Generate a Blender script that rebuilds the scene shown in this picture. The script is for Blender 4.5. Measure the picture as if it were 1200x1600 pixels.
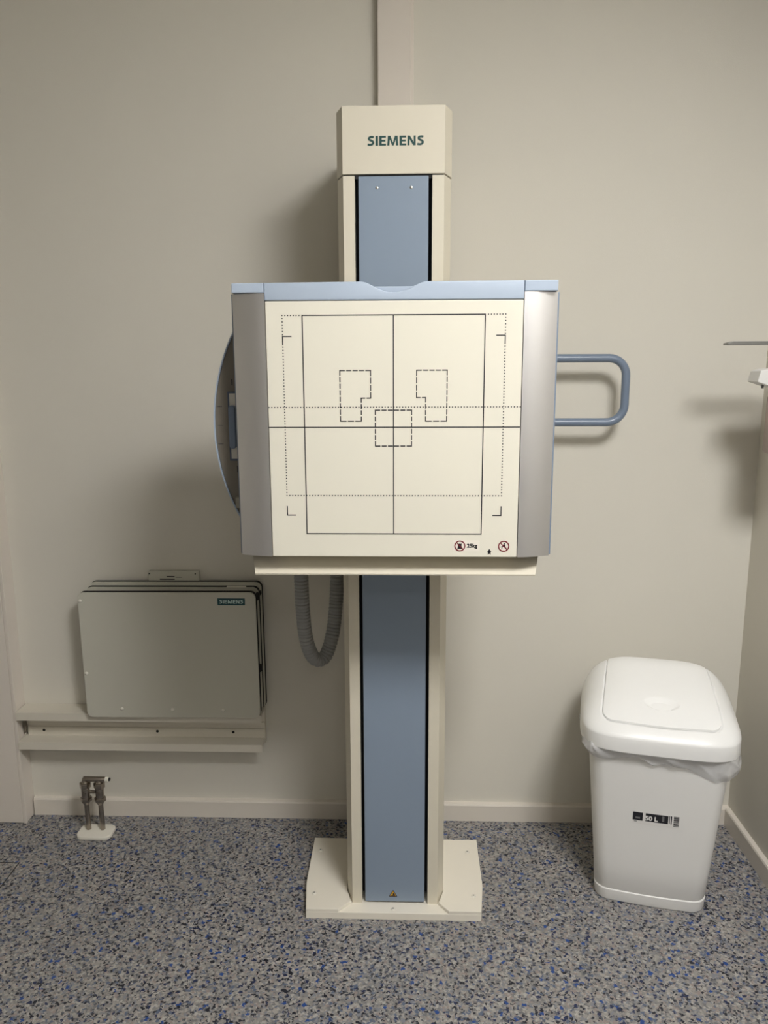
import bpy, bmesh, math, random
from mathutils import Vector, Matrix
from math import sin, cos, pi, radians, atan2, hypot

sc = bpy.context.scene
for o in list(bpy.data.objects):
    bpy.data.objects.remove(o)
COL = sc.collection
random.seed(7)

# ------------------------------------------------------------------ camera
F_PX = 1205.0
PITCH, YAW, ROLL = radians(10.75), radians(1.9), radians(0.25)
cam_d = bpy.data.cameras.new('camera')
cam = bpy.data.objects.new('camera', cam_d)
COL.objects.link(cam)
cam_d.sensor_fit = 'VERTICAL'
cam_d.sensor_height = 36.0
cam_d.lens = 36.0 * F_PX / 1600.0
cam_d.clip_start = 0.05
fw = Vector((-sin(YAW) * cos(PITCH), cos(YAW) * cos(PITCH), -sin(PITCH)))
r0 = Vector((cos(YAW), sin(YAW), 0.0))
u0 = r0.cross(fw)
rt = r0 * cos(ROLL) - u0 * sin(ROLL)
up = r0 * sin(ROLL) + u0 * cos(ROLL)
M = Matrix.Identity(4)
for i in range(3):
    M[i][0], M[i][1], M[i][2] = rt[i], up[i], -fw[i]
M.translation = Vector((0.0, -2.25725, 1.43))
cam.matrix_world = M
sc.camera = cam

# ------------------------------------------------------------------ world, lights, exposure
w = bpy.data.worlds.new('world')
sc.world = w
w.use_nodes = True
bg = w.node_tree.nodes['Background']
bg.inputs[0].default_value = (1.0, 0.98, 0.96, 1)
bg.inputs[1].default_value = 0.008


def area_lamp(name, loc, sx, sy, power, color):
    d = bpy.data.lights.new(name, 'AREA')
    d.shape = 'RECTANGLE'
    d.size, d.size_y = sx, sy
    d.energy = power
    d.color = color
    o = bpy.data.objects.new(name, d)
    o.location = loc
    COL.objects.link(o)
    return o


area_lamp('ceiling_lamp', (0.74, -2.05, 2.64), 0.6, 0.6, 61, (1.0, 0.99, 0.985))
area_lamp('ceiling_lamp', (0.35, -4.2, 2.64), 0.6, 0.6, 9, (1.0, 0.99, 0.985))
vs = sc.view_settings
vs.view_transform = 'Standard'
vs.look = 'None'
vs.exposure = -0.09
vs.gamma = 1.0
vs.use_curve_mapping = False


# ------------------------------------------------------------------ materials
def srgb(r, g, b):
    f = lambda c: (c / 12.92 if c <= 0.04045 else ((c + 0.055) / 1.055) ** 2.4)
    return (f(r / 255), f(g / 255), f(b / 255), 1)


def mat(name, color, rough=0.5, metal=0.0, noise=0.03, scale=40.0, bump=0.0, bscale=300.0, spec=0.5, coat=0.0):
    m = bpy.data.materials.new(name)
    m.use_nodes = True
    nt = m.node_tree
    b = nt.nodes['Principled BSDF']
    b.inputs['Roughness'].default_value = rough
    b.inputs['Metallic'].default_value = metal
    b.inputs['Specular IOR Level'].default_value = spec
    b.inputs['Coat Weight'].default_value = coat
    tc = nt.nodes.new('ShaderNodeTexCoord')
    nz = nt.nodes.new('ShaderNodeTexNoise')
    nz.inputs['Scale'].default_value = scale
    nz.inputs['Detail'].default_value = 4
    nt.links.new(tc.outputs['Object'], nz.inputs['Vector'])
    mx = nt.nodes.new('ShaderNodeMix')
    mx.data_type = 'RGBA'
    c = color
    mx.inputs[6].default_value = (c[0] * (1 - noise), c[1] * (1 - noise), c[2] * (1 - noise), 1)
    mx.inputs[7].default_value = (min(1, c[0] * (1 + noise)), min(1, c[1] * (1 + noise)), min(1, c[2] * (1 + noise)), 1)
    nt.links.new(nz.outputs['Fac'], mx.inputs[0])
    nt.links.new(mx.outputs[2], b.inputs['Base Color'])
    if bump:
        n2 = nt.nodes.new('ShaderNodeTexNoise')
        n2.inputs['Scale'].default_value = bscale
        n2.inputs['Detail'].default_value = 3
        nt.links.new(tc.outputs['Object'], n2.inputs['Vector'])
        bp = nt.nodes.new('ShaderNodeBump')
        bp.inputs['Strength'].default_value = bump
        bp.inputs['Distance'].default_value = 0.001
        nt.links.new(n2.outputs['Fac'], bp.inputs['Height'])
        nt.links.new(bp.outputs['Normal'], b.inputs['Normal'])
    return m


def brushed(name, color, rough):
    m = mat(name, color, rough, 1.0, 0.02, 5)
    nt = m.node_tree
    b = nt.nodes['Principled BSDF']
    tc = nt.nodes.new('ShaderNodeTexCoord')
    mp = nt.nodes.new('ShaderNodeMapping')
    mp.inputs['Scale'].default_value = (700, 700, 3)
    n2 = nt.nodes.new('ShaderNodeTexNoise')
    n2.inputs['Scale'].default_value = 1.0
    nt.links.new(tc.outputs['Object'], mp.inputs['Vector'])
    nt.links.new(mp.outputs['Vector'], n2.inputs['Vector'])
    bp = nt.nodes.new('ShaderNodeBump')
    bp.inputs['Strength'].default_value = 0.12
    bp.inputs['Distance'].default_value = 0.0005
    nt.links.new(n2.outputs['Fac'], bp.inputs['Height'])
    nt.links.new(bp.outputs['Normal'], b.inputs['Normal'])
    return m


def floor_material():
    m = bpy.data.materials.new('speckled_vinyl')
    m.use_nodes = True
    nt = m.node_tree
    N, L = nt.nodes, nt.links
    b = N['Principled BSDF']
    b.inputs['Roughness'].default_value = 0.42
    b.inputs['Specular IOR Level'].default_value = 0.35
    tc = N.new('ShaderNodeTexCoord')
    # warp the chips so that they are irregular flakes
    wz = N.new('ShaderNodeTexNoise')
    wz.inputs['Scale'].default_value = 160
    wz.inputs['Detail'].default_value = 2
    L.new(tc.outputs['Object'], wz.inputs['Vector'])
    sub = N.new('ShaderNodeVectorMath'); sub.operation = 'SUBTRACT'
    sub.inputs[1].default_value = (0.5, 0.5, 0.5)
    L.new(wz.outputs['Color'], sub.inputs[0])
    scl = N.new('ShaderNodeVectorMath'); scl.operation = 'SCALE'
    scl.inputs['Scale'].default_value = 0.014
    L.new(sub.outputs[0], scl.inputs[0])
    add = N.new('ShaderNodeVectorMath'); add.operation = 'ADD'
    L.new(tc.outputs['Object'], add.inputs[0]); L.new(scl.outputs[0], add.inputs[1])

    def vor(scale, seed):
        mp = N.new('ShaderNodeMapping')
        mp.inputs['Location'].default_value = (seed, seed * 0.7, 0)
        L.new(add.outputs[0], mp.inputs['Vector'])
        v = N.new('ShaderNodeTexVoronoi')
        v.voronoi_dimensions = '2D'
        v.inputs['Scale'].default_value = scale
        L.new(mp.outputs[0], v.inputs['Vector'])
        s = N.new('ShaderNodeSeparateColor')
        L.new(v.outputs['Color'], s.inputs[0])
        return s

    base = vor(210, 3.1)
    cr = N.new('ShaderNodeValToRGB')
    cr.color_ramp.interpolation = 'CONSTANT'
    stops = [(0.0, srgb(138, 136, 133)), (0.20, srgb(152, 149, 144)), (0.40, srgb(120, 120, 121)),
             (0.52, srgb(164, 159, 153)), (0.66, srgb(130, 133, 140)), (0.78, srgb(150, 138, 133)), (0.88, srgb(174, 171, 166))]
    e = cr.color_ramp.elements
    e[0].position, e[0].color = stops[0]
    e[1].position, e[1].color = stops[1]
    for p, c in stops[2:]:
        k = e.new(p); k.color = c
    L.new(base.outputs[0], cr.inputs[0])
    cur = cr.outputs[0]

    def layer(cur, scale, seed, lo, hi, color):
        s = vor(scale, seed)
        g = N.new('ShaderNodeMath'); g.operation = 'GREATER_THAN'; g.inputs[1].default_value = lo
        l = N.new('ShaderNodeMath'); l.operation = 'LESS_THAN'; l.inputs[1].default_value = hi
        L.new(s.outputs[0], g.inputs[0]); L.new(s.outputs[0], l.inputs[0])
        mu = N.new('ShaderNodeMath'); mu.operation = 'MULTIPLY'
        L.new(g.outputs[0], mu.inputs[0]); L.new(l.outputs[0], mu.inputs[1])
        mx = N.new('ShaderNodeMix'); mx.data_type = 'RGBA'
        L.new(mu.outputs[0], mx.inputs[0]); L.new(cur, mx.inputs[6]); mx.inputs[7].default_value = color
        return mx.outputs[2]

    cur = layer(cur, 200, 11.3, 0.0, 0.07, srgb(84, 87, 94))
    cur = layer(cur, 210, 17.7, 0.0, 0.115, srgb(38, 40, 50))
    cur = layer(cur, 165, 23.9, 0.0, 0.045, srgb(40, 50, 84))
    cur = layer(cur, 130, 31.1, 0.0, 0.020, srgb(46, 78, 140))
    cur = layer(cur, 170, 37.1, 0.0, 0.05, srgb(96, 106, 126))
    L.new(cur, b.inputs['Base Color'])
    n2 = N.new('ShaderNodeTexNoise'); n2.inputs['Scale'].default_value = 500
    L.new(tc.outputs['Object'], n2.inputs['Vector'])
    bp = N.new('ShaderNodeBump'); bp.inputs['Strength'].default_value = 0.15; bp.inputs['Distance'].default_value = 0.001
    L.new(n2.outputs['Fac'], bp.inputs['Height']); L.new(bp.outputs['Normal'], b.inputs['Normal'])
    return m


def bag_material():
    m = bpy.data.materials.new('bag_film')
    m.use_nodes = True
    nt = m.node_tree
    b = nt.nodes['Principled BSDF']
    b.inputs['Base Color'].default_value = (0.86, 0.86, 0.87, 1)
    b.inputs['Roughness'].default_value = 0.22
    b.inputs['Alpha'].default_value = 0.55
    tc = nt.nodes.new('ShaderNodeTexCoord')
    mp = nt.nodes.new('ShaderNodeMapping'); mp.inputs['Scale'].default_value = (1, 1, 0.45)
    n = nt.nodes.new('ShaderNodeTexNoise'); n.inputs['Scale'].default_value = 26; n.inputs['Detail'].default_value = 4
    bp = nt.nodes.new('ShaderNodeBump'); bp.inputs['Strength'].default_value = 0.7; bp.inputs['Distance'].default_value = 0.01
    nt.links.new(tc.outputs['Object'], mp.inputs['Vector'])
    nt.links.new(mp.outputs[0], n.inputs['Vector'])
    nt.links.new(n.outputs['Fac'], bp.inputs['Height'])
    nt.links.new(bp.outputs['Normal'], b.inputs['Normal'])
    return m


MT = dict(
    wall=mat('wall_paint', srgb(223, 219, 208), 0.75, noise=0.012, scale=6, bump=0.25, bscale=380, spec=0.25),
    ceiling=mat('ceiling_paint', srgb(238, 236, 230), 0.8),
    white_trim=mat('white_trim', srgb(226, 218, 208), 0.45, noise=0.01),
    skirting=mat('skirting', srgb(226, 219, 208), 0.4, noise=0.01),
    floor=floor_material(),
    seam=mat('seam', srgb(30, 31, 33), 0.7),
    beige=mat('beige_powder_coat', srgb(221, 214, 196), 0.48, noise=0.01, bump=0.06, bscale=600),
    cream=mat('cream_panel', srgb(236, 232, 217), 0.42, noise=0.006),
    ivory=mat('ivory_base', srgb(240, 234, 220), 0.42, noise=0.01),
    blue_cover=mat('steel_blue_cover', srgb(137, 152, 170), 0.36, noise=0.01),
    blue_top=mat('pale_blue_plastic', srgb(177, 191, 209), 0.42, noise=0.008),
    blue_grip=mat('slate_blue_coat', srgb(120, 134, 154), 0.28, noise=0.01),
    blue_dark=mat('dark_slate', srgb(84, 96, 116), 0.45),
    black=mat('black_rubber', srgb(14, 14, 16), 0.7, noise=0.0),
    ink=mat('ink', srgb(26, 26, 34), 0.6, noise=0.0),
    alu=brushed('brushed_aluminium', (0.80, 0.79, 0.80, 1), 0.42),
    tray=mat('taupe_plastic', srgb(128, 121, 110), 0.5),
    petrol=mat('petrol_ink', srgb(5, 66, 63), 0.5, noise=0.0),
    petrol_dark=mat('petrol_label', srgb(10, 68, 74), 0.45, noise=0.0),
    pale_ink=mat('pale_ink', srgb(200, 222, 218), 0.5, noise=0.0),
    hose=mat('grey_hose', srgb(150, 150, 148), 0.5, noise=0.02),
    greige=mat('greige_detector', srgb(202, 200, 187), 0.5, noise=0.01, bump=0.05, bscale=700),
    greige_dark=mat('greige_edge', srgb(168, 163, 148), 0.5),
    rubber_white=mat('white_rubber', srgb(232, 228, 216), 0.45),
    steel_rail=mat('rail_paint', srgb(220, 214, 200), 0.45, noise=0.015),
    plaster=mat('broken_plaster', srgb(120, 112, 100), 0.9, noise=0.35, scale=150, bump=0.8, bscale=200),
    chrome=mat('worn_chrome', (0.36, 0.32, 0.28, 1), 0.24, 1.0, 0.12, 60),
    white_plastic=mat('white_plastic', srgb(238, 237, 234), 0.38, noise=0.006, bump=0.1, bscale=450),
    lid=mat('white_lid_plastic', srgb(249, 249, 247), 0.34, noise=0.006, bump=0.08, bscale=450),
    bag=bag_material(),
    paper=mat('label_paper', srgb(235, 233, 230), 0.4, noise=0.0),
    grey_ink=mat('grey_ink', srgb(120, 120, 120), 0.5, noise=0.0),
    screw=mat('screw_steel', (0.72, 0.71, 0.68, 1), 0.3, 1.0),
    screw_paint=mat('screw_white', srgb(228, 224, 212), 0.35),
    red=mat('sign_red', srgb(120, 18, 38), 0.5, noise=0.0),
    yellow=mat('sign_yellow', srgb(214, 160, 30), 0.5, noise=0.0),
    sign_white=mat('sign_white', srgb(242, 236, 224), 0.45, noise=0.0),
    lever=mat('lever_steel', (0.30, 0.30, 0.285, 1), 0.45, 0.8),
    brown=mat('brown_bottle', srgb(168, 150, 140), 0.35),
)


# ------------------------------------------------------------------ geometry helpers
class B:
    """collects shapes into one mesh"""

    def __init__(self):
        self.bm = bmesh.new()

    def box(self, x0, x1, y0, y1, z0, z1, bev=0.0, seg=2):
        t = bmesh.new()
        bmesh.ops.create_cube(t, size=1.0)
        for v in t.verts:
            v.co = Vector(((x0 + x1) / 2 + v.co.x * (x1 - x0), (y0 + y1) / 2 + v.co.y * (y1 - y0), (z0 + z1) / 2 + v.co.z * (z1 - z0)))
        if bev:
            bmesh.ops.bevel(t, geom=t.edges[:], offset=bev, segments=seg, profile=0.5, affect='EDGES')
        self._merge(t)
        return self

    def _merge(self, t):
        me = bpy.data.meshes.new('t')
        t.to_mesh(me)
        t.free()
        self.bm.from_mesh(me)
        bpy.data.meshes.remove(me)

    def prism(self, pts, fn, d0, d1, bev=0.0, seg=2):
        """pts 2D outline; fn(a, b, d) -> 3D; extruded from d0 to d1"""
        t = bmesh.new()
        n = len(pts)
        a = [t.verts.new(fn(p[0], p[1], d0)) for p in pts]
        b = [t.verts.new(fn(p[0], p[1], d1)) for p in pts]
        f0 = t.faces.new(a)
        f1 = t.faces.new(b[::-1])
        for i in range(n):
            t.faces.new((a[i], b[i], b[(i + 1) % n], a[(i + 1) % n]))
        bmesh.ops.recalc_face_normals(t, faces=t.faces[:])
        if bev:
            es = [e for e in f0.edges] + [e for e in f1.edges]
            bmesh.ops.bevel(t, geom=es, offset=bev, segments=seg, profile=0.5, affect='EDGES')
        self._merge(t)
        return self

    def xz(self, pts, y0, y1, bev=0.0, seg=2):
        return self.prism(pts, lambda a, b, d: (a, d, b), y0, y1, bev, seg)

    def xy(self, pts, z0, z1, bev=0.0, seg=2):
        return self.prism(pts, lambda a, b, d: (a, b, d), z0, z1, bev, seg)

    def yz(self, pts, x0, x1, bev=0.0, seg=2):
        return self.prism(pts, lambda a, b, d: (d, a, b), x0, x1, bev, seg)

    def tube(self, path, rad, n=14, cap=True):
        path = [Vector(p) for p in path]
        m = len(path)
        rads = rad if isinstance(rad, (list, tuple)) else [rad] * m
        t = bmesh.new()
        rings = []
        prev = None
        for i, p in enumerate(path):
            d = (path[min(i + 1, m - 1)] - path[max(i - 1, 0)]).normalized()
            if prev is None:
                ref = Vector((0, 1, 0)) if abs(d.y) < 0.9 else Vector((1, 0, 0))
                u = d.cross(ref).normalized()
            else:
                u = (prev - d * prev.dot(d)).normalized()
            prev = u
            v = d.cross(u)
            rings.append([t.verts.new(p + (u * cos(2 * pi * k / n) + v * sin(2 * pi * k / n)) * rads[i]) for k in range(n)])
        for i in range(m - 1):
            for k in range(n):
                t.faces.new((rings[i][k], rings[i][(k + 1) % n], rings[i + 1][(k + 1) % n], rings[i + 1][k]))
        if cap:
            t.faces.new(rings[0][::-1])
            t.faces.new(rings[-1])
        bmesh.ops.recalc_face_normals(t, faces=t.faces[:])
        self._merge(t)
        return self

    def loft(self, rings, cap0=True, cap1=True):
        t = bmesh.new()
        R = [[t.verts.new(p) for p in r] for r in rings]
        n = len(R[0])
        for i in range(len(R) - 1):
            for k in range(n):
                t.faces.new((R[i][k], R[i][(k + 1) % n], R[i + 1][(k + 1) % n], R[i + 1][k]))
        if cap0:
            t.faces.new(R[0][::-1])
        if cap1:
            t.faces.new(R[-1])
        bmesh.ops.recalc_face_normals(t, faces=t.faces[:])
        self._merge(t)
        return self

    def disc(self, c, r, th, axis='y', n=20, dome=0.0):
        cx, cy, cz = c
        def P(a, rr, d):
            if axis == 'y':
                return (cx + cos(a) * rr, cy - d, cz + sin(a) * rr)
            if axis == 'z':
                return (cx + cos(a) * rr, cy + sin(a) * rr, cz + d)
            return (cx + d, cy + cos(a) * rr, cz + sin(a) * rr)
        prof = [(r, 0), (r, th * 0.6), (r * 0.85, th)] if not dome else [(r, 0), (r * 0.92, th * .4), (r * 0.7, th * .75), (r * .35, th)]
        self.loft([[P(2 * pi * k / n, rr, d) for k in range(n)] for rr, d in prof])
        return self


def fillet(pts, r, n=6):
    """round the corners of a convex-ish 2D polygon; r scalar or list"""
    out = []
    m = len(pts)
    for i in range(m):
        ri = r[i] if isinstance(r, (list, tuple)) else r
        p = Vector(pts[i]); a = Vector(pts[i - 1]); b = Vector(pts[(i + 1) % m])
        if ri <= 0:
            out.append((p.x, p.y)); continue
        da = (a - p).normalized(); db = (b - p).normalized()
        ang = da.angle(db)
        t = ri / math.tan(ang / 2)
        t = min(t, (a - p).length * 0.49, (b - p).length * 0.49)
        rr = t * math.tan(ang / 2)
        c = p + (da + db).normalized() * (rr / sin(ang / 2))
        s = p + da * t - c
        e = p + db * t - c
        a0 = atan2(s.y, s.x); a1 = atan2(e.y, e.x)
        d = (a1 - a0 + pi) % (2 * pi) - pi
        for k in range(n + 1):
            q = a0 + d * k / n
            out.append((c.x + rr * cos(q), c.y + rr * sin(q)))
    return out


def rect(x0, x1, z0, z1):
    return [(x0, z0), (x1, z0), (x1, z1), (x0, z1)]


def finish(name, b, m, parent=None, smooth=False, local=False, angle=35):
    bm = b.bm
    me = bpy.data.meshes.new(name)
    bmesh.ops.recalc_face_normals(bm, faces=bm.faces[:]) if False else None
    bm.to_mesh(me)
    bm.free()
    if parent is not None and not local:
        root = parent
        while root.parent:
            root = root.parent
        if root.type == 'EMPTY':
            me.transform(Matrix.Translation(-root.location))
    if smooth:
        me.polygons.foreach_set('use_smooth', [True] * len(me.polygons))
        me.set_sharp_from_angle(angle=radians(angle))
    me.materials.append(m)
    o = bpy.data.objects.new(name, me)
    COL.objects.link(o)
    if parent is not None:
        o.parent = parent
    return o


def thing(name, label, cat, loc=(0, 0, 0), rotz=0.0, group=None):
    o = bpy.data.objects.new(name, None)
    o.empty_display_size = 0.1
    o.location = loc
    o.rotation_euler = (0, 0, rotz)
    COL.objects.link(o)
    o['label'] = label
    o['category'] = cat
    if group:
        o['group'] = group
    return o


def struct(name, b, m, parent=None, smooth=False):
    o = finish(name, b, m, parent, smooth, local=True)
    if parent is None:
        o['kind'] = 'structure'
    return o


# ---- lettering: hand-built bold sans capitals for the maker's name
def stroke(pts, wd):
    """polyline of given width -> outline polygon pieces (quads)"""
    quads = []
    P = [Vector(p) for p in pts]
    L, R = [], []
    for i, p in enumerate(P):
        d = (P[min(i + 1, len(P) - 1)] - P[max(i - 1, 0)]).normalized()
        n = Vector((-d.y, d.x)) * wd / 2
        L.append(p + n); R.append(p - n)
    for i in range(len(P) - 1):
        quads.append([L[i], L[i + 1], R[i + 1], R[i]])
    return [[(q.x, q.y) for q in quad] for quad in quads]


def glyph(ch):
    if ch == 'I':
        return [rect(0.0, 0.25, 0, 1)], 0.25
    if ch == 'E':
        return [rect(0, 0.24, 0, 1), rect(0.24, 0.66, 0.0, 0.19), rect(0.24, 0.61, 0.41, 0.59), rect(0.24, 0.65, 0.81, 1)], 0.66
    if ch == 'M':
        return [[(0, 0), (0.21, 0), (0.27, 1), (0.06, 1)], [(0.27, 1), (0.21, 0.75), (0.46, 0.0), (0.62, 0.0)][:0] or [(0.10, 1), (0.32, 1), (0.63, 0.12), (0.49, 0.0)],
                [(0.49, 0.0), (0.63, 0.12), (0.92, 1), (0.72, 1)][:0] or [(0.49, 0), (0.64, 0), (0.98, 1), (0.76, 1)],
                [(0.85, 1), (1.04, 1), (1.10, 0), (0.88, 0)]], 1.10
    if ch == 'N':
        return [rect(0, 0.2, 0, 1), rect(0.62, 0.82, 0, 1), [(0, 1), (0.24, 1), (0.82, 0), (0.58, 0)]], 0.82
    if ch == 'S':
        pts = [(0.63, 0.86), (0.52, 0.90), (0.40, 0.905), (0.28, 0.885), (0.19, 0.83), (0.15, 0.745), (0.18, 0.66), (0.28, 0.59),
               (0.42, 0.52), (0.53, 0.455), (0.58, 0.36), (0.56, 0.24), (0.48, 0.15), (0.35, 0.105), (0.20, 0.10), (0.03, 0.145)]
        return stroke(pts, 0.215), 0.69
    return [], 0.4


def lettering(text, x0, x1, z0, z1, y, th=0.0006):
    gl = [glyph(c) for c in text]
    gap = 0.13
    W = sum(g[1] for g in gl) + gap * (len(gl) - 1)
    sx = (x1 - x0) / W
    sz = z1 - z0
    b = B()
    x = 0
    for k, (polys, wd) in enumerate(gl):
        for i, p in enumerate(polys):
            b.xz([(x0 + (x + a) * sx, z0 + c * sz) for a, c in p], y, y - th - 0.00002 * (i % 3))
        x += wd + gap
    return b


def font_mesh(text, size, matrix, offset=0.0, extrude=0.0002):
    cu = bpy.data.curves.new('t', 'FONT')
    cu.body = text
    cu.size = size
    cu.offset = offset
    cu.extrude = extrude
    cu.align_x = 'CENTER'
    cu.align_y = 'CENTER'
    cu.resolution_u = 4
    ob = bpy.data.objects.new('t', cu)
    COL.objects.link(ob)
    dg = bpy.context.evaluated_depsgraph_get()
    me = bpy.data.meshes.new_from_object(ob.evaluated_get(dg))
    bpy.data.objects.remove(ob)
    bpy.data.curves.remove(cu)
    me.transform(matrix)
    b = B()
    b.bm.from_mesh(me)
    bpy.data.meshes.remove(me)
    return b


FACING = Matrix.Rotation(pi / 2, 4, 'X')     # text plane turned to face -y


def screw(name, c, r, th, axis, m, parent, local=False):
    o = finish(name, B().disc(c, r, th, axis, 16, dome=1), m, parent, True, local)
    x, y, z = c
    s = r * 0.33
    if axis == 'y':
        b = B().box(x - s, x + s, y - th - 0.0003, y - th * 0.9, z - s * 0.3, z + s * 0.3).box(x - s * 0.3, x + s * 0.3, y - th - 0.0003, y - th * 0.9, z - s, z + s)
    else:
        b = B().box(x - s, x + s, y - s * 0.3, y + s * 0.3, z + th * 0.9, z + th + 0.0003).box(x - s * 0.3, x + s * 0.3, y - s, y + s, z + th * 0.9, z + th + 0.0003)
    return o, b


# ------------------------------------------------------------------ room shell
XR, XL, YF, ZC = 1.010, -3.2, -5.6, 2.68
fl = struct('floor', B().box(XL - .1, XR + .1, YF - .1, 0.1, -0.1, 0.0), MT['floor'])
struct('ceiling', B().box(XL - .1, XR + .1, YF - .1, 0.1, ZC, ZC + 0.1), MT['ceiling'])
struct('wall_back', B().box(XL - .1, XR + .1, 0.0, 0.1, 0.0, ZC), MT['wall'])
struct('wall_right', B().box(XR, XR + 0.1, YF - .1, 0.0, 0.0, ZC), MT['wall'])
struct('wall_left', B().box(XL - 0.1, XL, YF - .1, 0.0, 0.0, ZC), MT['wall'])
struct('wall_front', B().box(XL, XR, YF - 0.1, YF, 0.0, ZC), MT['wall'])
# welded seam of a floor inlay at the left
sm = B()
sm.box(-1.55, -1.143, -0.2622, -0.2590, -0.002, 0.0004)
sm.xy([(-1.1446, -0.2606), (-1.1414, -0.2606), (-1.139, -0.42), (-1.142, -0.42)], -0.002, 0.0004)
finish('seam', sm, MT['seam'], fl, local=True)
# skirting boards with an eased top edge
prof = [(0.0, 0.0), (-0.015, 0.0), (-0.015, 0.053), (-0.0125, 0.0575), (0.0, 0.0595)]
struct('baseboard_back', B().yz(prof, -1.2145, XR), MT['skirting'])
struct('baseboard_right', B().prism([(XR + a, c) for a, c in prof], lambda a, c, d: (a, d, c), YF, -0.015), MT['skirting'])
# boxed casing at the left edge, with its cover seam
tr = struct('trim_1', B().box(-1.75, -1.219, -0.062, 0.0, 0.0, ZC, 0.0015), MT['white_trim'])
finish('cover_strip', B().box(-1.2255, -1.2165, -0.0645, -0.055, 0.0, ZC, 0.001), MT['white_trim'], tr, local=True)
finish('cover_strip', B().box(-1.75, -1.2275, -0.0645, -0.055, 0.002, ZC, 0.001), MT['white_trim'], tr, local=True)

# ------------------------------------------------------------------ cable duct up the wall
t = thing('cable_duct', 'off-white vertical cable duct running up the wall above the stand', 'cable duct', (-0.041, -0.01, 1.6))
finish('duct_base', B().box(-0.087, 0.010, -0.012, 0.0, 1.6, ZC, 0.001), MT['white_trim'], t)
finish('duct_cover', B().box(-0.0855, 0.0025, -0.036, -0.012, 1.6, ZC, 0.002), MT['white_trim'], t)

# ------------------------------------------------------------------ x-ray wall stand
CX = -0.0365
st = thing('x_ray_wall_stand', 'beige and blue x-ray wall stand with square cream detector panel on floor plate', 'x-ray stand', (CX, -0.43, 0.0))
# floor plate
bx = -0.0395
outl = [(bx - .230, -.468), (bx + .230, -.468), (bx + .2425, -.362), (bx + .2435, -.157), (bx - .2435, -.157), (bx - .2425, -.362)]
bp = finish('base_plate', B().xy(outl, 0.0, 0.0195, 0.001), MT['ivory'], st)
for s in (-1, 1):
    wing = [(bx + s * .2298, -.4678), (bx + s * .2423, -.362), (bx + s * .2433, -.157), (CX + s * .131, -.157), (CX + s * .1305, -.388),
            (CX + s * .117, -.435), (bx + s * .145, -.4678)]
    finish('base_wing', B().xy(wing, 0.0195, 0.0285, 0.0012), MT['ivory'], st)
for p in [(-.2586, -.2196), (.1718, -.2175), (-.2546, -.4075), (.175, -.4076)]:
    o, b = screw('screw', (p[0], p[1], 0.0285), 0.0065, 0.003, 'z', MT['screw_paint'], st)
    finish('screw_slot', b, MT['seam'], o)
o, b = screw('screw', (-.0406, -.4525, 0.0195), 0.0065, 0.003, 'z', MT['screw_paint'], st)
finish('screw_slot', b, MT['seam'], o)


def col_outline(dx=0.0, dy=0.0, slot=True):
    l, r = CX - 0.1125, CX + 0.1135
    L_, R_ = CX - 0.1285 - dx, CX + 0.1305 + dx
    f = -.43 - dy
    pts = [(L_, -.08), (L_, -.385), (l - dx * .5, f)]
    if slot:
        pts += [(CX - .087, f), (CX - .087, -.37), (CX + .087, -.37), (CX + .087, f)]
    pts += [(r + dx * .5, f), (R_, -.385), (R_, -.08)]
    return pts


colm = B().xy(col_outline(), 0.0195, 1.846)
finish('column', colm, MT['beige'], st)
finish('guide_channel', B().box(CX - .0868, CX + .0868, -.395, -.37, 0.03, 1.8455), MT['black'], st)
cv = finish('front_cover', B().box(CX - .0787, CX + .0787, -.429, -.395, 0.024, 1.8455, 0.002), MT['blue_cover'], st)
for x in (-.0732, .0033):
    o, b = screw('screw', (x, -.429, 1.8205), 0.0035, 0.001, 'y', MT['screw'], cv)
    b.bm.free()
# warning triangle: yellow with black border and a crushed hand sign
tz, tx, ty = 0.046, -.0408, -.429
def tri(s, dz=0.0):
    return [(tx - s, tz + dz - s * .577), (tx + s, tz + dz - s * .577), (tx, tz + dz + s * 1.155)]
ws = finish('warning_sticker', B().xz(fillet(tri(0.0115), 0.0012, 3), ty, ty - .0004), MT['ink'], cv)
ws2 = B().xz(fillet(tri(0.0085), 0.0008, 3), ty - .0004, ty - .0006)
finish('warning_field', ws2, MT['yellow'], cv)
hb = B()
hb.xz([(tx - .005, tz - .0045), (tx + .006, tz - .0045), (tx + .006, tz - .0025), (tx - .005, tz - .0025)], ty - .0006, ty - .0008)
hb.xz([(tx - .001, tz - .001), (tx + .0035, tz - .002), (tx + .0045, tz + .0005), (tx + .001, tz + .005), (tx - .0005, tz + .004)], ty - .0006, ty - .0008)
finish('warning_mark', hb, MT['ink'], cv)
# head cap with the maker's name
cap = finish('column_cap', B().xy(col_outline(0.0012, 0.0012, False), 1.849, 1.9905, 0.0012), MT['beige'], st)
finish('brand_lettering', lettering('SIEMENS', -.0938, .0311, 1.9078, 1.9276, -.4312), MT['petrol'], cap)
finish('column_neck', B().xy(col_outline(-0.004, -0.004, False), 1.840, 1.85), MT['black'], st)

# ---- carriage and detector housing
PY = -.72
finish('carriage', B().box(CX - .105, CX + .105, -.56, -.425, 1.12, 1.50, 0.006), MT['beige'], st)
hs = B()
hs.box(-.333, .272, -.655, -.53, 1.02, 1.565, 0.006)
finish('detector_housing', hs, MT['beige'], st)
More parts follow.
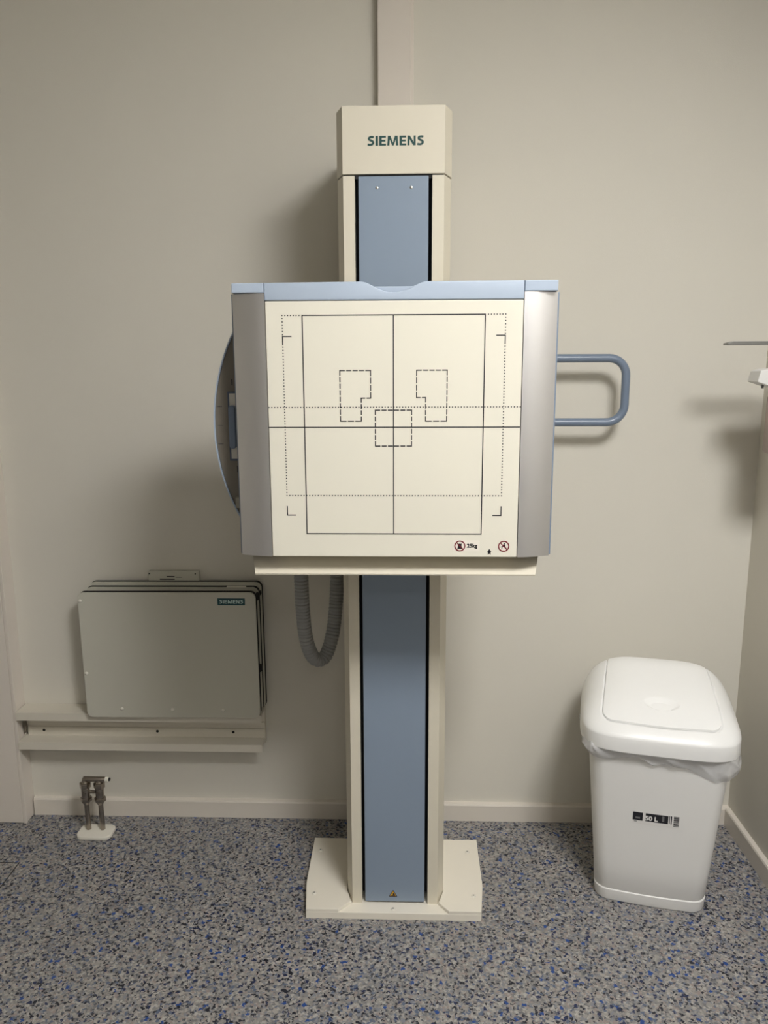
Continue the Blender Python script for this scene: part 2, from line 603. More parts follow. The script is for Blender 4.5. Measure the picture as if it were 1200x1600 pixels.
# bottom ledge under the panel: a shallow tray whose ends slope in
lb = B()
lb.loft([[(-.3365, -.655, 1.043), (.275, -.655, 1.043), (.275, -.545, 1.043), (-.3365, -.545, 1.043)],
         [(-.3225, -.700, 1.0025), (.2617, -.700, 1.0025), (.268, -.545, 1.0025), (-.3305, -.545, 1.0025)],
         [(-.3223, -.699, .9995), (.2615, -.699, .9995), (.268, -.545, .9885), (-.3305, -.545, .9885)]])
finish('bottom_ledge', lb, MT['beige'], st)
# side bands (pale blue edge mouldings behind the aluminium strips)
for s, xa in ((-1, -.3505), (1, .2908)):
    pr = [(xa, 1.046), (xa - s * .012, 1.046), (xa - s * .012, 1.569), (xa, 1.569)]
    finish('side_moulding', B().xz(pr, -.701, -.60, 0.002), MT['blue_grip'], st)
# aluminium side strips, gently cambered away at the outer edge
def strip(x_in, x_out):
    n = 8
    pts = []
    for k in range(n + 1):
        q = k / n
        pts.append((x_in + (x_out - x_in) * q, PY - .001 + 0.017 * q ** 1.8))
    pts += [(x_out, -.69), (x_in, -.69)]
    return B().xy(pts, 1.0445, 1.5688, 0.0006, 1)
finish('side_strip', strip(-.2818, -.3475), MT['alu'], st, True, angle=30)
finish('side_strip', strip(.2205, .2872), MT['alu'], st, True, angle=30)
# cream front panel
fp = finish('front_panel', B().box(-.2806, .2193, PY, -.66, 1.0445, 1.5535, 0.0015), MT['cream'], st)
# blue top rail with the scooped grip
def top_curve():
    pts = []
    for x, z in [(-.0960, 1.5888), (-.0909, 1.5884), (-.0850, 1.5872), (-.0799, 1.5853), (-.0706, 1.5806), (-.0614, 1.5757), (-.0525, 1.5722), (-.043, 1.5697), (-.0307, 1.5685),
                 (-.0183, 1.5697), (-.0090, 1.5722), (0.0001, 1.5757), (.0094, 1.5806), (.0185, 1.5849), (.0240, 1.5869), (.0295, 1.5883), (.035, 1.5888)]:
        pts.append((x, z))
    return pts
tp = [(.2196, 1.5545), (.2196, 1.5892)] + [(x, z) for x, z in top_curve()[::-1]] + [(-.2812, 1.5878), (-.2812, 1.5545)]
tr_o = finish('top_rail', B().xz(tp, -.722, -.708, 0.0022, 3), MT['blue_top'], st, True)
finish('rail_backing', B().box(-.281, .2195, -.694, -.60, 1.5545, 1.5822, 0.002), MT['blue_top'], tr_o)
finish('rail_end', B().xz([(-.3452, 1.5695), (-.2822, 1.5695), (-.2822, 1.5878), (-.3445, 1.5872)], -.7215, -.60, 0.0015), MT['blue_top'], tr_o)
finish('rail_end', B().xz([(.2207, 1.5695), (.284, 1.5695), (.284, 1.5895), (.2207, 1.5893)], -.7215, -.60, 0.0015), MT['blue_top'], tr_o)

# ---- printed field marks on the front panel (flat print, thin ink layers)
YI = PY - .00002
TH = .0003
lw = .0021


def line(b, x0, z0, x1, z1, wdt=lw):
    if abs(x1 - x0) > abs(z1 - z0):
        b.box(min(x0, x1), max(x0, x1), YI - TH, YI, (z0 + z1) / 2 - wdt / 2, (z0 + z1) / 2 + wdt / 2)
    else:
        b.box((x0 + x1) / 2 - wdt / 2, (x0 + x1) / 2 + wdt / 2, YI - TH, YI, min(z0, z1), max(z0, z1))


b = B()
XA, XB, ZA, ZB = -.2087, .1462, 1.0927, 1.5263
h = lw / 2
line(b, XA - h, ZA, XB + h, ZA); line(b, XA - h, ZB, XB + h, ZB)
line(b, XA, ZA, XA, ZB); line(b, XB, ZA, XB, ZB)
line(b, -.0313, ZA, -.0313, ZB)
line(b, -.2802, 1.3095, .219, 1.3095)
finish('field_outline', b, MT['ink'], fp)


def dotted(b, x0, z0, x1, z1, pitch=.0058, s=.0022):
    L_ = hypot(x1 - x0, z1 - z0)
    n = max(1, round(L_ / pitch))
    for k in range(n + 1):
        q = k / n
        x, z = x0 + (x1 - x0) * q, z0 + (z1 - z0) * q
        b.box(x - s / 2, x + s / 2, YI - TH, YI, z - s / 2, z + s / 2)


DA, DB = -.2478, .1855
for q in ((DA, 1.5263, XA - .006, 1.5263), (XB + .006, 1.5263, DB, 1.5263), (DA, 1.5205, DA, 1.490), (DB, 1.5205, DB, 1.490),
          (DA, 1.466, DA, 1.178), (DB, 1.466, DB, 1.178), (DA, 1.1716, DB, 1.1716), (-.279, 1.3491, .218, 1.3491)):
    b = B()
    dotted(b, *q)
    finish('dotted_line', b, MT['ink'], fp)['kind'] = 'stuff'
for x, sx in ((DA, 1), (DB, -1)):
    b = B()
    line(b, x, 1.4868, x + sx * .0175, 1.4868); line(b, x, 1.4868 + h, x, 1.470)
    finish('corner_mark', b, MT['ink'], fp)
    b = B()
    line(b, x, 1.1314, x + sx * .0175, 1.1314); line(b, x, 1.1314 - h, x, 1.150)
    finish('corner_mark', b, MT['ink'], fp)


def dashed(b, pts, pitch=.0128, gap=.0026, wdt=.0021):
    for i in range(len(pts)):
        (x0, z0), (x1, z1) = pts[i], pts[(i + 1) % len(pts)]
        L_ = hypot(x1 - x0, z1 - z0)
        n = max(1, round((L_ + gap) / pitch))
        d = (L_ - gap * (n - 1)) / n
        ux, uz = (x1 - x0) / L_, (z1 - z0) / L_
        for k in range(n):
            s = k * (d + gap)
            e0, e1 = s - (wdt / 2 if k == 0 else 0), s + d + (wdt / 2 if k == n - 1 else 0)
            line(b, x0 + ux * e0, z0 + uz * e0, x0 + ux * e1, z0 + uz * e1, wdt)


for pts in ([(-.1367, 1.4208), (-.0764, 1.4208), (-.0764, 1.367), (-.0952, 1.367), (-.0952, 1.3218), (-.1367, 1.3218)],
            [(.0143, 1.4209), (.074, 1.4209), (.074, 1.3216), (.0322, 1.3216), (.0322, 1.3677), (.0143, 1.3677)],
            [(-.0674, 1.3431), (.0045, 1.3431), (.0045, 1.272), (-.0674, 1.272)]):
    b = B()
    dashed(b, pts)
    finish('dashed_outline', b, MT['ink'], fp)


# prohibition signs at the lower right
def ring(b, cx, cz, ro, ri, y, th, n=40):
    for k in range(n):
        a0, a1 = 2 * pi * k / n, 2 * pi * (k + 1) / n
        b.xz([(cx + ro * cos(a0), cz + ro * sin(a0)), (cx + ro * cos(a1), cz + ro * sin(a1)), (cx + ri * cos(a1), cz + ri * sin(a1)), (cx + ri * cos(a0), cz + ri * sin(a0))], y, y - th)


finish('load_label', B().xz(fillet(rect(.0895, .1437, 1.0565, 1.0795), .002, 3), YI, YI - .0002), MT['sign_white'], fp)


def sign(cx, cz, r, glyphs, y):
    d = B().xz([(cx + r * .95 * cos(2 * pi * k / 36), cz + r * .95 * sin(2 * pi * k / 36)) for k in range(36)], y, y - .0002)
    finish('sign_disc', d, MT['sign_white'], fp)
    g = B()
    for p in glyphs:
        g.xz([(cx + a * r, cz + c * r) for a, c in p], y - .0002, y - .0004)
    finish('sign_figure', g, MT['ink'], fp)
    rb = B()
    ring(rb, cx, cz, r, r * .80, y - .0002, .0004)
    a = radians(45)
    for q in [[(-.85, .0), (.85, .0)]]:
        s = .085
        pts = [(-.85, -s), (.85, -s), (.85, s), (-.85, s)]
        rb.xz([(cx + r * (px * cos(-a) - pz * sin(-a)), cz + r * (px * sin(-a) + pz * cos(-a))) for px, pz in pts], y - .0004, y - .0006)
    finish('sign_ring', rb, MT['red'], fp)


sign(.1035, 1.0680, .0112, [
    [(-.38, -.45), (.36, -.45), (.30, .12), (-.32, .12)],
    [(-.30, .12), (.28, .12), (.38, .5), (.12, .38), (0, .52), (-.14, .38), (-.36, .48)],
    [(-.55, -.58), (.55, -.58), (.55, -.46), (-.55, -.46)]], YI - .0002)
finish('load_text', font_mesh('25kg', .0108, Matrix.Translation((.1283, YI - .0003, 1.0681)) @ FACING, .0005), MT['ink'], fp)
sign(.1926, 1.0675, .0114, [
    [(-.02, .38), (.20, .38), (.20, .62), (-.02, .62)],
    [(-.08, .36), (.22, .36), (.30, -.08), (-.30, -.12), (-.32, .02), (-.06, .04)],
    [(-.30, -.12), (-.16, -.08), (-.30, -.52), (-.44, -.50)],
    [(-.55, -.1), (-.28, .02), (-.30, -.12), (-.56, -.22)],
    [(.2, -.02), (.55, -.38), (.48, -.46), (.12, -.12)]], YI)
fb = B()
fx, fz = .1636, 1.0562
for p in [[(-.0045, -.001), (.0045, -.001), (0, .0058)], [(-.0016, .003), (.0016, .003), (.0018, .0066), (-.0018, .0066)][:0] or [(-.0028, -.0035), (.0028, -.0035), (.003, 0), (-.003, 0)],
          [(-.0034, -.0062), (-.0012, -.0062), (0, -.0028), (-.0022, -.0026)], [(.0012, -.0062), (.0034, -.0062), (.0022, -.0026), (0, -.0028)]]:
    fb.xz([(fx + a, fz + c) for a, c in p], YI, YI - .0003)
finish('figure_mark', fb, MT['ink'], fp)

# ---- cassette tray bulging out on the left side
TC, TR_ = (0.0085, 1.3055), 0.4195
def arc(r, a0, a1, n=40):
    return [(TC[0] - r * cos(a0 + (a1 - a0) * k / n), TC[1] + r * sin(a0 + (a1 - a0) * k / n)) for k in range(n + 1)]
ah = math.asin(.215 / TR_)
ar = arc(TR_ - .003, -ah, ah)
ty_ = finish('cassette_tray', B().xz(ar + [(-.335, 1.52), (-.335, 1.09)], -.6395, -.60, 0.001), MT['tray'], st)
eb = B()
o_, i_ = arc(TR_, -ah, ah), arc(TR_ - .003, -ah, ah)
for k in range(40):
    eb.xz([o_[k], o_[k + 1], i_[k + 1], i_[k]], -.6425, -.595)
finish('tray_edge', eb, MT['blue_top'], ty_)
# recessed grip slot and its blue latch
gs = B()
for q in (rect(-.3795, -.3765, 1.2335, 1.378), rect(-.3765, -.34, 1.2335, 1.237), rect(-.3765, -.34, 1.3745, 1.378)):
    gs.xz(q, -.6425, -.635)
finish('grip_frame', gs, MT['blue_dark'], ty_)
finish('grip_slot', B().xz(rect(-.3765, -.34, 1.237, 1.3745), -.6405, -.636), MT['rubber_white'], ty_)
finish('grip_latch', B().xz(fillet(rect(-.3765, -.3625, 1.260, 1.350), .006, 4), -.656, -.6395, 0.002), MT['blue_grip'], ty_)
sb = B()
for z in (1.3474, 1.3073, 1.2685):
    wd = .0016 if z != 1.3073 else .0007
    for k in range(4):
        sb.xz(rect(-.4032 + k * .0028, -.4032 + k * .0028 + (.0019 if z != 1.3073 else .0028), z - wd / 2, z + wd / 2), -.6394, -.6399)
sb.xz(rect(-.3705, -.3685, 1.392, 1.404), -.6394, -.6399)
sb.xz(rect(-.3655, -.3635, 1.208, 1.222), -.6394, -.6399)
finish('tray_mark', sb, MT['ink'], ty_)['kind'] = 'stuff'
finish('tray_catch', B().xz(rect(-.3700, -.345, 1.132, 1.156), -.648, -.6394, .001), MT['greige_dark'], ty_)

# ---- side hand grip
gp = [(0.085, -.085, 1.4475), (.30, -.085, 1.4475)]
rc = .048
xg = .595
for k in range(11):
    a = pi / 2 - (pi / 2) * k / 10
    gp.append((xg - rc + rc * cos(a), -.085, 1.4475 - rc + rc * sin(a)))
for k in range(11):
    a = -(pi / 2) * k / 10
    gp.append((xg - rc + rc * cos(a), -.085, 1.2725 + rc + rc * sin(a)))
gp += [(.30, -.085, 1.2725), (0.085, -.085, 1.2725)]
finish('hand_grip', B().tube(gp, .0115, 18), MT['blue_grip'], st, True)

# ---- corrugated cable hose hanging from the carriage
ctrl = [(-.292, -.30, 1.16), (-.287, -.30, 1.0), (-.2845, -.30, .90), (-.283, -.297, .80), (-.277, -.288, .71), (-.263, -.275, .655), (-.245, -.262, .638),
        (-.226, -.25, .652), (-.209, -.235, .712), (-.200, -.222, .80), (-.196, -.215, .90), (-.194, -.21, 1.0), (-.19, -.21, 1.16)]


def catmull(P, step):
    P = [Vector(p) for p in P]
    out = []
    for i in range(len(P) - 1):
        a, b_, c, d = P[max(i - 1, 0)], P[i], P[i + 1], P[min(i + 2, len(P) - 1)]
        n = max(2, int((c - b_).length / step))
        for k in range(n):
            s = k / n
            out.append(0.5 * ((2 * b_) + (c - a) * s + (2 * a - 5 * b_ + 4 * c - d) * s * s + (3 * b_ - a - 3 * c + d) * s ** 3))
    out.append(P[-1])
    return out


hp = catmull(ctrl, .0017)
acc, rr = 0.0, []
for i, p in enumerate(hp):
    if i:
        acc += (p - hp[i - 1]).length
    rr.append(.0193 - .0030 * max(0.0, sin(2 * pi * acc / .0094)) ** 3)
finish('cable_hose', B().tube(hp, rr, 18), MT['hose'], st, True, angle=80)
finish('hose_bracket', B().box(-.31, -.165, -.325, -.185, 1.15, 1.19, .004).box(-.17, -.155, -.33, -.19, 1.15, 1.19), MT['beige'], st)

# ------------------------------------------------------------------ wall rail (left)
rl = thing('wall_rail', 'off-white metal double wall rail under the leaning flat detectors', 'wall rail', (-0.83, 0.0, 0.255))
x0, x1 = -1.2155, -.451
up_ = [(-.001, .3805), (-.070, .3805), (-.070, .3550), (-.067, .3550), (-.067, .3745), (-.001, .3745)]
finish('upper_ledge', B().yz(up_, x0, x1), MT['steel_rail'], rl)
bk = B()
bk.box(-1.207, -.4505, -.020, -.0005, .262, .3745)
bk.box(-1.207, -.4505, -.024, -.020, .3225, .336, .0008)
bk.box(-1.2045, -.4505, -.0235, -.020, .307, .3125, .0008)
finish('rail_back', bk, MT['steel_rail'], rl)
lo = [(-.001, .2820), (-.070, .2820), (-.070, .2580), (-.067, .2580), (-.067, .2765), (-.001, .2765)]
finish('lower_ledge', B().yz(lo, x0, x1), MT['steel_rail'], rl)
for x in (-1.1554, -.7925, -.5515):
    finish('fixing_hole', B().disc((x, -.020, .2995), .0045, .0012, 'y', 14), MT['black'], rl)
hole = [(-1.2155, .3545), (-1.2085, .3545), (-1.2075, .338), (-1.2062, .325), (-1.2065, .31), (-1.2090, .300), (-1.2125, .292), (-1.2145, .290), (-1.2150, .31)]
finish('broken_end', B().xz([(a - .0005, c) for a, c in hole], -.030, -.0205), MT['plaster'], rl)


# ------------------------------------------------------------------ flat detectors on the rail
def tilted(x0, x1, z0, z1, rot, r=0.018):
    cx, cz = (x0 + x1) / 2, (z0 + z1) / 2
    pts = [(cx + (a - cx) * cos(rot) - (c - cz) * sin(rot), cz + (a - cx) * sin(rot) + (c - cz) * cos(rot)) for a, c in rect(x0, x1, z0, z1)]
    return fillet(pts, r, 6)


ROT = radians(0.35)
d1 = thing('flat_detector', 'grey-beige flat detector with dark green maker label leaning foremost on wall rail', 'detector', (-.717, -.075, .3805))
da = finish('front_plate', B().xz(tilted(-.9832, -.4512, .3785, .7740, ROT), -.0870, -.0800, .0015), MT['greige'], d1)
finish('seam_gasket', B().xz(tilted(-.980, -.4488, .386, .7772, ROT), -.0800, -.0755), MT['black'], d1)
finish('detector_body', B().xz(tilted(-.9815, -.4525, .3842, .7740, ROT), -.0765, -.058, .001), MT['greige'], d1)
for p in ((126.5, -.9765, .7467), (0, -.974, .5190), (0, -.873, .4055), (0, -.718, .4055), (0, -.5625, .4055)):
    finish('rubber_stud', B().disc((p[1], -.0869, p[2]), .0055, .0035, 'y', 16, dome=1), MT['rubber_white'], d1, True)
lb = finish('maker_label', B().box(-.5650, -.4835, -.0876, -.0868, .7370, .7578), MT['petrol_dark'], d1)
finish('label_lettering', lettering('SIEMENS', -.5595, -.489, .7418, .7530, -.0876, .0003), MT['pale_ink'], lb)
for z in (.760, .535):
    finish('latch', B().xz(fillet([(-.4535, z - .013), (-.4425, z - .008), (-.4425, z + .008), (-.4535, z + .013)], .003, 3), -.0785, -.0650), MT['black'], d1)

d2 = thing('flat_detector', 'grey-beige flat detector mostly hidden behind the green-labelled detector on rail', 'detector', (-.71, -.03, .3805))
finish('front_plate', B().xz(tilted(-.972, -.4490, .3850, .7800, ROT * .6), -.0505, -.0460, .001), MT['greige'], d2)
finish('seam_gasket', B().xz(tilted(-.970, -.4465, .3870, .7835, ROT * .6), -.0460, -.0420), MT['black'], d2)
finish('detector_body', B().xz(tilted(-.9715, -.4475, .3845, .7850, ROT * .6), -.0430, -.0245, .001), MT['greige'], d2)
finish('rear_seam', B().xz(tilted(-.9690, -.4430, .3845, .7915, ROT * .6), -.0180, -.0150), MT['black'], d2)
finish('rear_plate', B().xz(tilted(-.9710, -.4455, .3835, .7885, ROT * .6), -.0245, -.0180, .001), MT['greige'], d2)
finish('latch', B().xz(fillet([(-.4490, .752), (-.4440, .756), (-.4440, .766), (-.4490, .770)], .002, 3), -.0440, -.0340), MT['black'], d2)
finish('edge_clip', B().box(-.545, -.487, -.0500, -.0445, .776, .7835, .001), MT['rubber_white'], d2)

# small wall box whose printed face shows above the detectors
wb = thing('wall_box', 'small grey-beige box with black print on wall above the leaning detectors', 'wall box', (-.7135, 0, .74))
finish('box_body', B().xz(fillet(rect(-.7925, -.636, .70, .8205), .004, 3), -.0165, -.0005, .002), MT['greige'], wb)
pb = B()
for a, c, z, hh in ((-.735, -.711, .8035, .0034), (-.757, -.711, .7955, .0034), (-.738, -.726, .790, .0018), (-.755, -.742, .790, .0010),
                    (-.749, -.700, .780, .0014), (-.7345, -.712, .7745, .0024), (-.708, -.689, .801, .0008)):
    pb.xz(rect(a, c, z - hh / 2, z + hh / 2), -.0165, -.0168)
finish('print_mark', pb, MT['ink'], wb)
for x in (-.788, -.6475):
    finish('box_screw', B().disc((x, -.0165, .8125), .0022, .001, 'y', 12), MT['seam'], wb)

# ------------------------------------------------------------------ capped heating pipes at the floor
pp = thing('pipe_stub', 'pair of capped chrome heating pipes rising from a white floor rosette', 'pipe', (-.972, -.112, 0))
ros = []
for a, c in fillet(rect(-.0555, .0525, -.036, .034), .02, 6):
    ros.append((-.9705 + a * cos(-.06) - c * sin(-.06) - .06 * c, -.1125 + a * sin(-.06) * .3 + c))
finish('floor_rosette', B().xy(ros, 0.0, .0125, .003, 3), MT['rubber_white'], pp, True)
for x in (-.9975, -.9535):
    y = -.106
    finish('pipe', B().tube([(x, y, .010), (x - .001, y, .12)], .0075, 16), MT['chrome'], pp, True)
    v = B()
    def hexnut(z0, z1, r):
        v.xy([(x - .001 + r * cos(pi / 3 * k + .2), y + r * sin(pi / 3 * k + .2)) for k in range(6)], z0, z1, .0014, 2)
    v.tube([(x - .001, y, z) for z in (.098, .108)], [.0085, .0125], 16)
    hexnut(.108, .122, .0172)
    v.tube([(x - .001, y, z) for z in (.120, .126, .150, .152)], [.0138, .0128, .0128, .0132], 16)
    v.tube([(x - .001, y - .006, .1375), (x - .001, y - .0145, .1375)], .0058, 12)
    v.tube([(x - .001, y, z) for z in (.150, .1515, .153)], [.0125, .0135, .0125], 16)
    hexnut(.153, .171, .0168)
    v.tube([(x - .001, y, z) for z in (.169, .174, .183)], [.012, .009, .008], 16)
    finish('valve', v, MT['chrome'], pp, True)
finish('valve_link', B().tube([(-.988, -.106, .139), (-.964, -.106, .139)], .0055, 14), MT['chrome'], pp, True)
finish('bleed_pipe', B().tube([(-1.0035, -.106, .1815), (-1.0015, -.106, .1815), (-.934, -.106, .1815), (-.932, -.106, .1815)], [.006, .0082, .0082, .007], 18), MT['chrome'], pp, True)
finish('pipe_cap', B().tube([(-.9335, -.106, .1815), (-.924, -.106, .1815), (-.923, -.106, .1815)], [.0082, .0082, .0065], 18), MT['rubber_white'], pp, True)
finish('cap_end', B().tube([(-.924, -.106, .1815), (-.9195, -.106, .1815)], [.0060, .0050], 16), MT['seam'], pp, True)

# ------------------------------------------------------------------ swing-lid bin (built in its own frame, front towards -y)
BR = radians(-13.0)
bin_ = thing('waste_bin', 'white plastic swing-lid waste bin lined with a translucent bag', 'bin', (.672, -.280, 0.0), BR)


def rring(hw, hd, r, z, yo=0.0, bulge=0.0, n=10, bl=0.0):
    """rounded rectangle ring; bulge pushes the front / back face out"""
    pts = []
    for sx, sy, a0 in ((1, -1, -pi / 2), (1, 1, 0), (-1, 1, pi / 2), (-1, -1, pi)):
        for k in range(n + 1):
            a = a0 + (pi / 2) * k / n
            pts.append((sx * (hw - r) + r * cos(a), sy * (hd - r) + r * sin(a)))
    # resample straight sides
    out = []
    m = len(pts)
    for i in range(m):
        p, q = pts[i], pts[(i + 1) % m]
        L_ = hypot(q[0] - p[0], q[1] - p[1])
        ns = max(1, int(L_ / .03))
        if (i + 1) % (n + 1) == 0:
            ns = 8
        else:
            ns = 1
        for k in range(ns):
            out.append((p[0] + (q[0] - p[0]) * k / ns, p[1] + (q[1] - p[1]) * k / ns))
    res = []
    for x, y in out:
        fx_ = 1 - (x / hw) ** 2
        fy_ = 1 - (y / hd) ** 2
        res.append((x + (bl * fy_ * (1 if x > 0 else -1) * min(1, abs(x) / hw * 1.2)), yo + y + (-bulge if y < 0 else bulge) * fx_ * min(1, abs(y) / hd * 1.2), z))
    return res


def body_dims(z):
    q = z / .48
    return .1395 + (.177 - .1395) * q, .116 + (.150 - .116) * q


rings = [rring(.134, .110, .032, 0.0, 0, .006), rring(.1405, .1165, .036, .002, 0, .007)]
for z in (.012, .030, .0335):
    a, c = body_dims(z)
    rings.append(rring(a + .0015, c + .0015, .036, z, 0, .008))
a, c = body_dims(.035)
rings.append(rring(a - .0015, c - .0015, .035, .0355, 0, .008))
for z in (.0385, .12, .22, .32, .42, .48):
    a, c = body_dims(z)
    rings.append(rring(a, c, .036 + .01 * z, z, 0, .008))
a, c = body_dims(.48)
rings.append(rring(a - .003, c - .003, .036, .48, 0, .008))
rings.append(rring(a - .05, c - .05, .03, .30, 0, .008))
finish('bin_body', B().loft(rings), MT['white_plastic'], bin_, True, local=True, angle=40)

# ---- lid
HW, HD = .199, .182
LZ = .466
SK = .036


def lid_h(x, y):
    """height of the domed lid over plan position, before the flap recess"""
    # s = 0 centre, 1 rim
    px, py = abs(x) / HW, abs(y) / HD
    s = (px ** 4.5 + py ** 4.5) ** (1 / 4.5)
    s = min(1.0, s)
    v = (y / HD + 1) / 2                    # 0 front, 1 back
    top = .034 + .090 * min(1, v / .80) ** 0.85 - .010 * max(0, (v - .80) / .20) ** 2
    return SK + top * (1 - s ** 3.6) ** 0.60


def flap_sd(x, y):
    """signed distance to the flap outline (negative inside)"""
    cxx, cyy, hw_, hd_, r_ = 0.0, .010, .137 - .012 * (y / HD), .152, .030
    qx, qy = abs(x - cxx) - (hw_ - r_), abs(y - cyy) - (hd_ - r_)
    # bow the front edge
    if y < cyy:
        qy -= .010 * (1 - (x / hw_) ** 2)
    return hypot(max(qx, 0), max(qy, 0)) + min(max(qx, qy), 0) - r_


def sq(k, n):
    a = 2 * pi * k / n - pi / 2
    c_, s_ = cos(a), sin(a)
    e = 2 / 4.5
    return (abs(c_) ** e * (1 if c_ >= 0 else -1), abs(s_) ** e * (1 if s_ >= 0 else -1))


NT_ = 240
outl = [sq(k, NT_) for k in range(NT_)]
rings = []
rings.append([(HW * .93 * a, HD * .93 * c, LZ + .010) for a, c in outl])
rings.append([(HW * 1.000 * a, HD * 1.000 * c, LZ) for a, c in outl])
rings.append([(HW * 1.003 * a, HD * 1.003 * c, LZ + .003) for a, c in outl])
rings.append([(HW * a, HD * c, LZ + SK * .7) for a, c in outl])
levels = [1, .9975, .99, .975, .955, .93, .90] + [.90 - .012 * k for k in range(1, 60)] + [.18, .12, .05]
for s in levels:
    rg = []
    for a, c in outl:
        x, y = HW * a * s, HD * c * s
        z = LZ + lid_h(x, y)
        z -= .006 * max(0.0, min(1.0, (.0036 - flap_sd(x, y)) / .0024))
        rg.append((x, y, z))
    rings.append(rg)
finish('lid', B().loft(rings), MT['lid'], bin_, True, local=True, angle=50)
# swing flap, following the lid's crown, with a scooped finger hold
fbm = bmesh.new()
nx, ny = 120, 110
gv = {}
for i in range(nx + 1):
    for j in range(ny + 1):
        x = -.155 + .31 * i / nx
        y = -.160 + .328 * j / ny
        d = flap_sd(x, y)
        if d < .0034:
            if d > -.0008:      # snap to the outline
                g = Vector((flap_sd(x + 1e-4, y) - flap_sd(x - 1e-4, y), flap_sd(x, y + 1e-4) - flap_sd(x, y - 1e-4)))
                if g.length > 0:
                    g.normalize()
                    x -= g.x * (d + .0008); y -= g.y * (d + .0008)
            z = LZ + lid_h(x, y) + .0006
            ex, ey = (x - .002) / .044, (y + .088) / .0200
            e_ = ex * ex + ey * ey
            if e_ < 1:
                z -= .014 * (1 - e_) ** 0.8 * (0.35 + 0.65 * (1 - ey) / 2)
            gv[i, j] = fbm.verts.new((x, y, z))
for i in range(nx):
    for j in range(ny):
        q = [gv.get((i, j)), gv.get((i + 1, j)), gv.get((i + 1, j + 1)), gv.get((i, j + 1))]
        q = [v for v in q if v]
        if len(q) >= 3:
            try:
                fbm.faces.new(q)
            except ValueError:
                pass
bmesh.ops.recalc_face_normals(fbm, faces=fbm.faces[:])
be = [e for e in fbm.edges if e.is_boundary]
ex_ = bmesh.ops.extrude_edge_only(fbm, edges=be)
for v in ex_['geom']:
    if isinstance(v, bmesh.types.BMVert):
        v.co.z -= .005
fb_ = B(); fb_.bm.free(); fb_.bm = fbm
finish('flap', fb_, MT['lid'], bin_, True, local=True, angle=50)

# ---- bag: crumpled film hanging out below the lid
rb = []
NB = None
a, c = body_dims(.45)
ringref = rring(a, c, .04, 0, 0, .008)
NB = len(ringref)
def bag_drop(x, y):
    """how far below the lid rim the film hangs"""
    th_ = x / .18
    if y < 0:
        d = .022 + .004 * sin(9 * th_ + 1)
        d += .016 * math.exp(-((th_ + .92) / .30) ** 2) + .012 * math.exp(-((th_ + .1) / .12) ** 2)
        d += .046 / (1 + math.exp(-(th_ - .42) * 7))
    else:
        d = .03 + .022 * (x > 0) + .006 * sin(th_ * 14)
    return d
from mathutils import noise
fine = []
for k in range(NB):
    p, q = ringref[k], ringref[(k + 1) % NB]
    for m_ in range(4):
        fine.append((p[0] + (q[0] - p[0]) * m_ / 4, p[1] + (q[1] - p[1]) * m_ / 4))
layers = 26
for L_ in range(layers + 1):
    q = L_ / layers
    rg = []
    for k, (x, y) in enumerate(fine):
        z = .492 - (.026 + bag_drop(x, y)) * q
        hw_, hd_ = body_dims(z)
        n1 = noise.noise((x * 16 + z * 14, y * 16, z * 22))
        n2 = noise.noise((x * 46 - z * 30, y * 46, z * 40 + 7))
        n3 = 1 - abs(noise.noise((x * 24 + z * 26 + 3, y * 24, z * 12 + 9)))
        off = .004 + .010 * sin(pi * q) ** .7 + (.007 * n1 + .0035 * n2 + .006 * n3 ** 4) * min(1, q * 2)
        if x > .12 or x < -.15:
            off += .003 * sin(pi * min(1, q * 1.05))
        off = max(off, .0025)
        f = 1 + off / hypot(x, y)
        rg.append((x * hw_ / a * f, y * hd_ / c * f, z + .003 * n2 * q))
    rb.append(rg)
finish('bin_liner', B().loft(rb, False, False), MT['bag'], bin_, True, local=True, angle=180)

# ---- sticker on the front
def front(u, z, lift):
    hw_, hd_ = body_dims(z)
    return (u, -hd_ - .008 * (1 - (u / hw_) ** 2) - lift, z)


def decal(name, u0, u1, z0, z1, lift, m, parent, n=6):
    b = B()
    rg0 = [front(u0 + (u1 - u0) * k / n, z0, lift) for k in range(n + 1)] + [front(u0 + (u1 - u0) * k / n, z1, lift) for k in range(n, -1, -1)]
    t = bmesh.new()
    lo_ = [t.verts.new(front(u0 + (u1 - u0) * k / n, z0, lift)) for k in range(n + 1)]
    hi_ = [t.verts.new(front(u0 + (u1 - u0) * k / n, z1, lift)) for k in range(n + 1)]
    lo2 = [t.verts.new(front(u0 + (u1 - u0) * k / n, z0, lift - .0003)) for k in range(n + 1)]
    hi2 = [t.verts.new(front(u0 + (u1 - u0) * k / n, z1, lift - .0003)) for k in range(n + 1)]
    for k in range(n):
        t.faces.new((lo_[k], lo_[k + 1], hi_[k + 1], hi_[k]))
        t.faces.new((lo2[k], hi2[k], hi2[k + 1], lo2[k + 1]))
        t.faces.new((hi_[k], hi_[k + 1], hi2[k + 1], hi2[k]))
        t.faces.new((lo_[k], lo2[k], lo2[k + 1], lo_[k + 1]))
    b._merge(t)
    return b


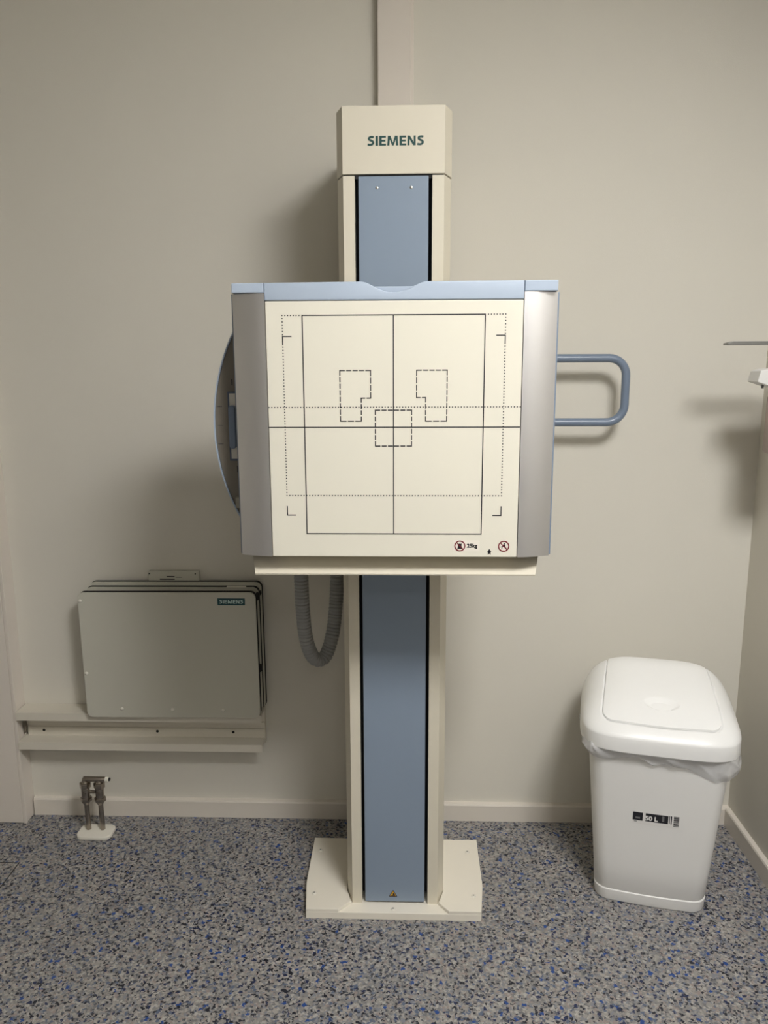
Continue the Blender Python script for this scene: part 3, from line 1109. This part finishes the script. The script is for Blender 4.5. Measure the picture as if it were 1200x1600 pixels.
U0, Z0 = -.056, .256
stk = finish('sticker', decal('s', U0 - .001, U0 + .115, Z0 - .005, Z0 + .0315, .0005, MT['paper'], None), MT['paper'], bin_, local=True)
blk = decal('s', U0, U0 + .0245, Z0 + .006, Z0 + .0295, .0008, None, None)
blk._merge(decal('s', U0 + .0315, U0 + .087, Z0 + .006, Z0 + .0295, .0008, None, None).bm)
finish('dark_field', blk, MT['ink'], stk, local=True)
vt = font_mesh('50 L', .0175, Matrix.Identity(4), .0007, .0001)
for v in vt.bm.verts:
    v.co = Vector(front(U0 + .0460 + v.co.x, Z0 + .0152 + v.co.y, .0014 + v.co.z))
finish('volume_text', vt, MT['paper'], stk, local=True)
gm = decal('s', U0 + .072, U0 + .0775, Z0 + .011, Z0 + .027, .0010, None, None, 2)
gm._merge(decal('s', U0 + .0035, U0 + .0105, Z0 + .001, Z0 + .0035, .0008, None, None, 2).bm)
gm._merge(decal('s', U0 + .089, U0 + .0915, Z0 + .008, Z0 + .0300, .0008, None, None, 2).bm)
gm._merge(decal('s', U0 + .007, U0 + .018, Z0 + .011, Z0 + .016, .0010, None, None, 2).bm)
finish('small_print', gm, MT['grey_ink'], stk, local=True)['kind'] = 'stuff'
bc = B()
z = Z0 + .0005
random.seed(3)
while z < Z0 + .031:
    wdt = random.choice((.0008, .0012, .002, .0028))
    bc._merge(decal('s', U0 + .1005, U0 + .1135, z, z + wdt, .0008, None, None, 2).bm)
    z += wdt + random.choice((.0007, .001, .0014))
bc._merge(decal('s', U0 + .0935, U0 + .096, Z0 + .006, Z0 + .030, .0008, None, None, 2).bm)
finish('bar_code', bc, MT['ink'], stk, local=True)

# ------------------------------------------------------------------ lever dispenser on the right wall
dp = thing('soap_dispenser', 'white wall dispenser with long grey elbow lever on the right wall', 'dispenser', (XR, -.26, 1.26))
finish('back_plate', B().box(XR - .012, XR - .0005, -.305, -.215, 1.235, 1.455, .003), MT['white_plastic'], dp)
hd_p = fillet([(.8685, 1.3840), (.8630, 1.3865), (.8690, 1.4135), (.8890, 1.4180), (XR - .012, 1.4260), (XR - .012, 1.358), (.905, 1.372)], [.001, .002, .003, .004, 0, 0, .004], 3)
finish('pump_head', B().xz(hd_p, -.290, -.230, .002), MT['white_plastic'], dp)
finish('nozzle', B().tube([(.8850, -.27, 1.382), (.8845, -.27, 1.370)], .0032, 12), MT['grey_ink'], dp)
lvp = [(.7890, 1.4770), (.7890, 1.4812), (.803, 1.4855), (.985, 1.4855), (.985, 1.4765), (.80, 1.4765)]
lv = B().xz(lvp, -.275, -.245, .0008)
lv.tube([(.978, -.26, 1.480), (.978, -.26, 1.41)], .006, 12)
finish('elbow_lever', lv, MT['lever'], dp)
finish('bottle', B().loft([rring(.045, .030, .014, 1.205, 0), rring(.049, .034, .015, 1.211, 0), rring(.049, .034, .015, 1.345, 0), rring(.040, .028, .012, 1.362, 0), rring(.018, .014, .008, 1.372, 0)]), MT['brown'], dp, True, local=True).location = (.9615 - XR, 0, -1.26)
